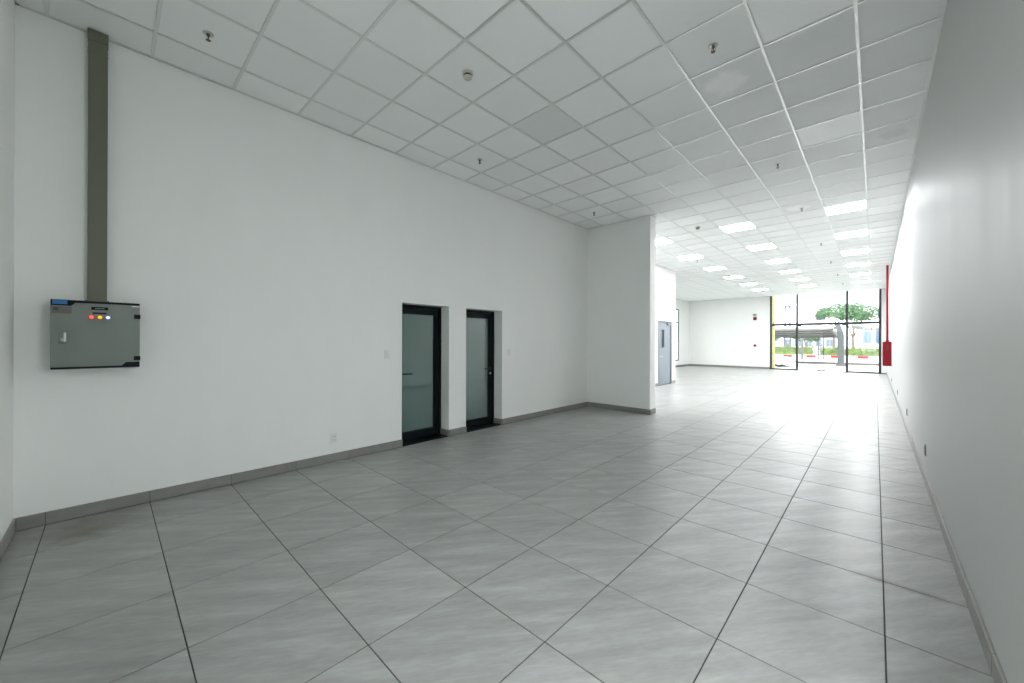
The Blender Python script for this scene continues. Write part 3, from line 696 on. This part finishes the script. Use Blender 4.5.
# ------------------------------------------------------------------ outside
ZG = EYE - 1.5
struct(MB().box(XR + 0.2, 60, -40, YF + 0.3, ZG - 0.3, ZG).box(XW - 0.2, XR + 0.2, -40, YB - 0.2, ZG - 0.3, ZG).build('side_yard', MT['concrete']), 'pale paved yard outside the right wall', 'pavement')
struct(MB().box(-70, XW - 0.2, -40, YF + 0.3, ZG - 0.3, ZG).build('side_lane', MT['concrete']), 'pale paved lane outside the tall side window', 'pavement')
g = struct(MB().box(-70, 60, YF + 0.3, 35.0, ZG - 0.3, ZG).build('pavement', MT['concrete']), 'pale paved forecourt outside the shop front', 'pavement')
struct(MB().box(-70, 50, 35.2, 50.3, ZG - 0.4, ZG - 0.02).build('road', MT['asphalt']), 'pale road beyond the forecourt kerb', 'road')
struct(MB().box(-70, 50, 50.6, 64, ZG - 0.4, ZG + 0.02).build('verge', MT['verge']), 'yellow-green grass verge behind the painted kerb', 'verge')
struct(MB().box(-120, 100, 64, 220, ZG - 0.4, ZG - 0.02).build('far_ground', MT['concrete']), 'pale open ground in front of the distant buildings', 'ground')
root = struct(empty('forecourt_kerb', (0, 35.0, ZG)), 'brown-grey kerb between forecourt and road', 'kerb')
me = MB().box(0.006, 0.994, 0, 0.2, -0.1, 0.13).bevel(0.015).mesh('kerb_stone', MT['kerb_grey'])
for i in range(-16, 8): link('kerb_stone', me, root, (i, 0, 0))
root = struct(empty('painted_kerb', (-0.42, 50.3, ZG)), 'kerb painted in red and white blocks along the road', 'kerb')
mr_ = MB().box(0.01, 0.80, 0, 0.3, -0.1, 0.20).bevel(0.02).mesh('kerb_stone', MT['kerb_red'])
mw_ = MB().box(0.01, 1.18, 0, 0.3, -0.1, 0.20).bevel(0.02).mesh('kerb_stone', MT['kerb_white'])
for i in range(-12, 6):
    link('kerb_stone', mr_, root, (i * 2.0 - 0.85, 0, 0)); link('kerb_stone', mw_, root, (i * 2.0 - 0.04, 0, 0))

def leaves(name, blobs, n, size, m, parent, seed=1):
    """n small bent leaf quads scattered in ellipsoid shells (cx,cy,cz,rx,ry,rz)"""
    rnd = random.Random(seed); vs, fs = [], []
    tot = sum(b_[3] * b_[4] + b_[3] * b_[5] for b_ in blobs)
    for bx in blobs:
        for _ in range(int(n * (bx[3] * bx[4] + bx[3] * bx[5]) / tot)):
            d = Vector((rnd.gauss(0, 1), rnd.gauss(0, 1), rnd.gauss(0, 1))).normalized() * (rnd.random() ** 0.33)
            c = Vector((bx[0] + d.x * bx[3], bx[1] + d.y * bx[4], bx[2] + d.z * bx[5]))
            u = Vector((rnd.gauss(0, 1), rnd.gauss(0, 1), rnd.gauss(0, 1))).normalized(); v = u.orthogonal().normalized()
            v = (Matrix.Rotation(rnd.random() * 6.28, 3, u) @ v); s_ = size * rnd.uniform(0.6, 1.3); k = len(vs)
            vs += [c - u * s_, c + v * s_ * 0.5 + u.cross(v) * s_ * 0.15, c + u * s_, c - v * s_ * 0.5 + u.cross(v) * s_ * 0.15]; fs.append((k, k + 1, k + 2, k + 3))
    me = bpy.data.meshes.new(name); me.from_pydata([tuple(v) for v in vs], [], fs); me.materials.append(m)
    return link(name, me, parent)
def tree(loc, trunk_r, fork, blobs, n, size, label, seed, m='leaf'):
    rnd = random.Random(seed); t = empty('street_tree', loc)
    tb = MB().tube([(0, 0, 0), (0.05, 0, fork * 0.5), (0, 0.05, fork)], [trunk_r * 1.3, trunk_r, trunk_r * 0.9], 9)
    tb.build('trunk', MT['bark'], t, True)
    for bx in blobs:
        c = Vector(bx[:3]); mid = Vector((c.x * 0.45, c.y * 0.45, fork + (c.z - fork) * 0.6))
        MB().tube([(0, 0.05, fork - 0.1), mid, c], [trunk_r * 0.6, trunk_r * 0.4, 0.03], 7).build('branch', MT['bark'], t, True)
    leaves('foliage', blobs, n, size, MT[m], t, seed)
    return props(t, label, 'tree', 'trees outside the shop front')
tree((-1.75, 54.5, ZG + 0.02), 0.14, 2.0, [(-0.9, 0, 4.6, 1.1, 1.2, 0.75), (0.2, 0.2, 4.9, 1.2, 1.3, 0.9), (1.3, 0, 4.6, 1.1, 1.2, 0.85), (0.4, -0.6, 4.3, 1.0, 0.8, 0.6)], 4200, 0.11, 'broad green tree with a bare forked trunk behind the right-hand glass pane', 3)
tree((-3.7, 61.0, ZG + 0.02), 0.13, 3.0, [(-0.7, 0, 5.2, 1.1, 1.1, 0.7), (0.5, 0.3, 5.5, 1.2, 1.0, 0.9), (-1.3, 0, 4.9, 0.6, 0.7, 0.55), (1.4, 0, 5.3, 0.9, 0.9, 0.8)], 4200, 0.11, 'green tree whose crown rises left of the canopy column', 5)
tree((-10.9, 63.0, ZG + 0.02), 0.10, 1.2, [(-0.5, 0, 2.1, 0.9, 0.8, 0.8), (0.6, 0.2, 2.3, 0.8, 0.8, 0.7)], 1800, 0.11, 'low green tree beside the yellow post, seen under the canopy', 9)
tree((-6.6, 63.0, ZG + 0.02), 0.10, 1.3, [(-0.6, 0, 2.3, 0.9, 0.8, 0.6), (0.7, 0.2, 2.2, 0.9, 0.8, 0.6)], 1800, 0.11, 'low green tree seen under the middle of the canopy', 11)

def hedge(x0, x1, y, h, d, label, seed):
    t = empty('hedge', ((x0 + x1) / 2, y, ZG + 0.02)); n = int((x1 - x0) / 0.5) + 1
    box('branch_core', -(x1 - x0) / 2 + 0.1, (x1 - x0) / 2 - 0.1, -d * 0.3, d * 0.3, 0, h * 0.8, MT['leaf2'], t)
    bl_ = [(-(x1 - x0) / 2 + (i + 0.5) * (x1 - x0) / n, 0, h * 0.52, 0.42, d / 2, h * 0.52) for i in range(n)]
    leaves('foliage', bl_, n * 170, 0.085, MT['leaf2'], t, seed)
    return props(t, label, 'hedge', 'clipped hedges along the road')
hedge(-4.4, 3.6, 52.6, 1.12, 0.9, 'clipped green hedge behind the painted kerb, right-hand stretch', 21)
hedge(-14.0, -5.6, 60.5, 1.15, 0.9, 'clipped olive-green hedge behind the painted kerb, left-hand stretch', 22)

# carport
root = empty('carport', (-1.62, 32.7, ZG)); props(root, 'grey carport with a sloping roof on a leaning steel column', 'carport')
X0 = -1.62; Y0 = 32.7
def roof(x0, x1, ya, za, yb, zb, t):
    q = MB().prism([(ya - Y0, za - ZG), (yb - Y0, zb - ZG), (yb - Y0, zb - ZG + t), (ya - Y0, za - ZG + t)], 'x', x0 - X0, x1 - X0)
    return q
za, zb = EYE + 0.90, EYE + 0.48
roof(-16, -1.88, 30.2, za, 36, zb, 0.06).build('roof_sheet', MT['canopy'], root)
roof(-16, -1.86, 30.14, za - 0.03, 30.2, za - 0.03, 0.12).build('front_fascia', MT['canopy'], root)
roof(-16, -1.86, 36.0, zb - 0.10, 36.08, zb - 0.10, 0.18).build('rear_fascia', MT['canopy_d'], root)
for f_ in (0.25, 0.5, 0.75):
    yy = 30.2 + f_ * 5.8; zz = za + (zb - za) * f_
    roof(-16, -1.9, yy, zz - 0.09, yy + 0.10, zz - 0.09, 0.088).build('purlin', MT['canopy_d'], root)
for xx in (-1.62, -7.6, -13.6):
    dx = xx - X0
    MB().box(dx - 0.16, dx + 0.16, -0.16, 0.16, 0, 1.95).bevel(0.01).build('column', MT['post'], root)
    MB().box(dx - 0.25, dx + 0.25, -0.25, 0.25, -0.0, 0.14).bevel(0.01).build('plinth', MT['kerb_grey'], root)
    MB().prism([(dx - 0.16, 1.80), (dx + 0.16, 1.80), (dx + 0.16, 2.05), (dx - 0.02, 2.72), (dx - 0.28, 2.72)], 'y', -0.12, 0.12).build('raking_arm', MT['post'], root)
    MB().prism([(-2.4, za - ZG - 0.2), (3.0, zb - ZG - 0.16), (3.0, zb - ZG - 0.03), (-2.4, za - ZG - 0.06)], 'x', dx - 0.36, dx - 0.24).build('rafter', MT['canopy_d'], root)
root = empty('carport', (3.2, 36.6, ZG)); props(root, 'second grey carport roof slanting down behind the right-hand glass pane', 'carport')
MB().prism([(-4.35, 2.62), (1.6, 1.55), (1.6, 1.70), (-4.35, 2.77)], 'y', -2.6, 2.6).build('roof_sheet', MT['canopy'], root)
MB().prism([(-4.35, 2.45), (1.6, 1.38), (1.6, 1.60), (-4.35, 2.67)], 'y', -2.68, -2.6).build('front_fascia', MT['canopy_d'], root)
for dx in (-1.0, 1.2): MB().box(dx - 0.12, dx + 0.12, -0.12, 0.12, 0, 2.0 - 0.18 * dx - 0.15).build('column', MT['post'], root)

def pole(x, y, h, r, label, m='post'):
    t = empty('steel_post', (x, y, ZG + 0.0)); MB().tube([(0, 0, 0), (0, 0, h)], r, 10).build('shaft', MT[m], t, True)
    MB().lathe([(r * 1.9, 0), (r * 1.9, 0.05), (r * 1.1, 0.1)], 10).build('foot', MT[m], t, True)
    return props(t, label, 'post', 'posts along the road')
pole(-4.90, 44.0, 1.98, 0.09, 'dark grey steel post seen under the canopy through the glass door')
pole(-9.6, 56.0, 2.0, 0.10, 'pale post at the left under the canopy', 'bwhite')
root = empty('road_sign', (-4.05, 50.0, ZG)); props(root, 'green road sign on a thin pole above the canopy', 'sign')
MB().tube([(0, 0, 0), (0, 0, 4.25)], 0.04, 8).build('pole', MT['mast'], root, True)
MB().box(-0.40, 0.40, -0.07, -0.04, 3.80, 4.22).bevel(0.01).build('sign_board', MT['sign_green'], root)
# mast
root = empty('telecom_mast', (-8.6, 63, ZG + 0.02)); props(root, 'pale blue lattice mast beyond the left-hand glass pane, above the canopy', 'mast')
for sx in (-1, 1):
    for sy in (-1, 1): MB().tube([(sx * 0.36, sy * 0.36, 0), (sx * 0.2, sy * 0.2, 7.8)], 0.05, 6).build('leg', MT['mast'], root)
for i in range(10):
    z0, z1_ = i * 0.78, (i + 1) * 0.78; w0_, w1_ = 0.36 - 0.0205 * z0, 0.36 - 0.0205 * z1_
    MB().tube([(-w0_, -w0_, z0), (w1_, -w1_, z1_)], 0.03, 5).tube([(w0_, w0_, z0), (-w1_, w1_, z1_)], 0.03, 5).build('brace', MT['mast'], root)
MB().box(-0.55, 0.55, -0.25, 0.25, 6.2, 6.42).build('antenna_platform', MT['mast'], root)
# yellow post outside the left mullion
root = empty('yellow_pillar', (-4.148, YF + 0.48, ZG)); props(root, 'yellow vertical pillar just outside the left-hand glass pane', 'pillar')
MB().box(-0.055, 0.055, -0.1, 0.1, 0, 4.2).bevel(0.008).build('shaft', MT['yellow'], root)
MB().box(-0.085, 0.085, -0.13, 0.13, 0, 0.06).bevel(0.005).build('foot_plate', MT['post'], root)
# car
root = empty('parked_car', (-5.62, 29.2, ZG)); props(root, 'white parked car with a dark bonnet and windscreen beside the yellow pillar', 'car')
prof = [(-2.0, 0.14), (-2.05, 0.5), (-1.9, 0.72), (-1.2, 0.78), (-0.7, 1.08), (0.15, 1.12), (0.95, 0.70), (1.75, 0.52), (2.05, 0.40), (2.08, 0.14)]
body = MB().prism(prof, 'y', -0.78, 0.78)
body.bevel(0.05, 2).build('body', MT['car'], root, True)
MB().prism([(0.20, 1.125), (0.98, 0.715), (0.94, 0.70), (0.16, 1.105)], 'y', -0.66, 0.66).build('windscreen', MT['car_glass'], root)
MB().prism([(0.97, 0.705), (1.75, 0.53), (1.98, 0.44), (1.97, 0.425), (1.74, 0.515), (0.96, 0.69)], 'y', -0.68, 0.68).build('bonnet', MT['car_glass'], root)
for s in (-1, 1): MB().prism([(-1.05, 0.78), (-0.62, 1.04), (0.12, 1.06), (0.72, 0.76)], 'y', s * 0.775, s * 0.785).build('side_window', MT['car_glass'], root)
for x in (-1.3, 1.3):
    for s in (-1, 1):
        wv = MB().lathe([(0.24, -0.09), (0.27, -0.06), (0.27, 0.06), (0.24, 0.09)], 20, 'y', (x, s * 0.64, 0.27)).build('wheel', MT['tyre'], root, True)
        MB().lathe([(0.15, -0.10), (0.15, 0.10)], 14, 'y', (x, s * 0.64, 0.27)).build('hub', MT['steel'], wv, True)
for s in (-1, 1): MB().box(1.96, 2.09, s * 0.55 - 0.14, s * 0.55 + 0.14, 0.36, 0.44).bevel(0.01).build('headlamp', MT['car_glass'], root)

def building(x, y, w_, d_, h, nx, nz, m, gm, label):
    t = empty('distant_building', (x, y, ZG)); MB().box(-w_ / 2, w_ / 2, 0, d_, 0, h).build('wall', MT[m], t)
    box('parapet', -w_ / 2 - 0.2, w_ / 2 + 0.2, -0.2, d_, h, h + 0.4, MT[m], t)
    cw, ch = w_ / nx, h / nz
    for i in range(nx):
        for k in range(nz):
            fx = -w_ / 2 + i * cw; fz = k * ch
            wn = box('window', fx + cw * 0.16, fx + cw * 0.84, -0.06, 0, fz + ch * 0.3, fz + ch * 0.85, MT[gm], t)
            box('glazing_bar', fx + cw * 0.49, fx + cw * 0.51, -0.09, -0.06, fz + ch * 0.3, fz + ch * 0.85, MT['bwhite'], wn)
    return props(t, label, 'building', 'distant buildings')
building(0.6, 108, 5.5, 10, 4.6, 3, 1, 'bwhite', 'bblue', 'white distant building with blue windows behind the right-hand glass pane')
building(-10.5, 104, 9, 10, 2.6, 5, 1, 'bwhite', 'bgrey', 'low white distant building with grey windows seen under the canopy')
building(-24, 112, 12, 10, 3.2, 6, 1, 'bwhite', 'bgrey', 'pale distant building at the left of the view under the canopy')
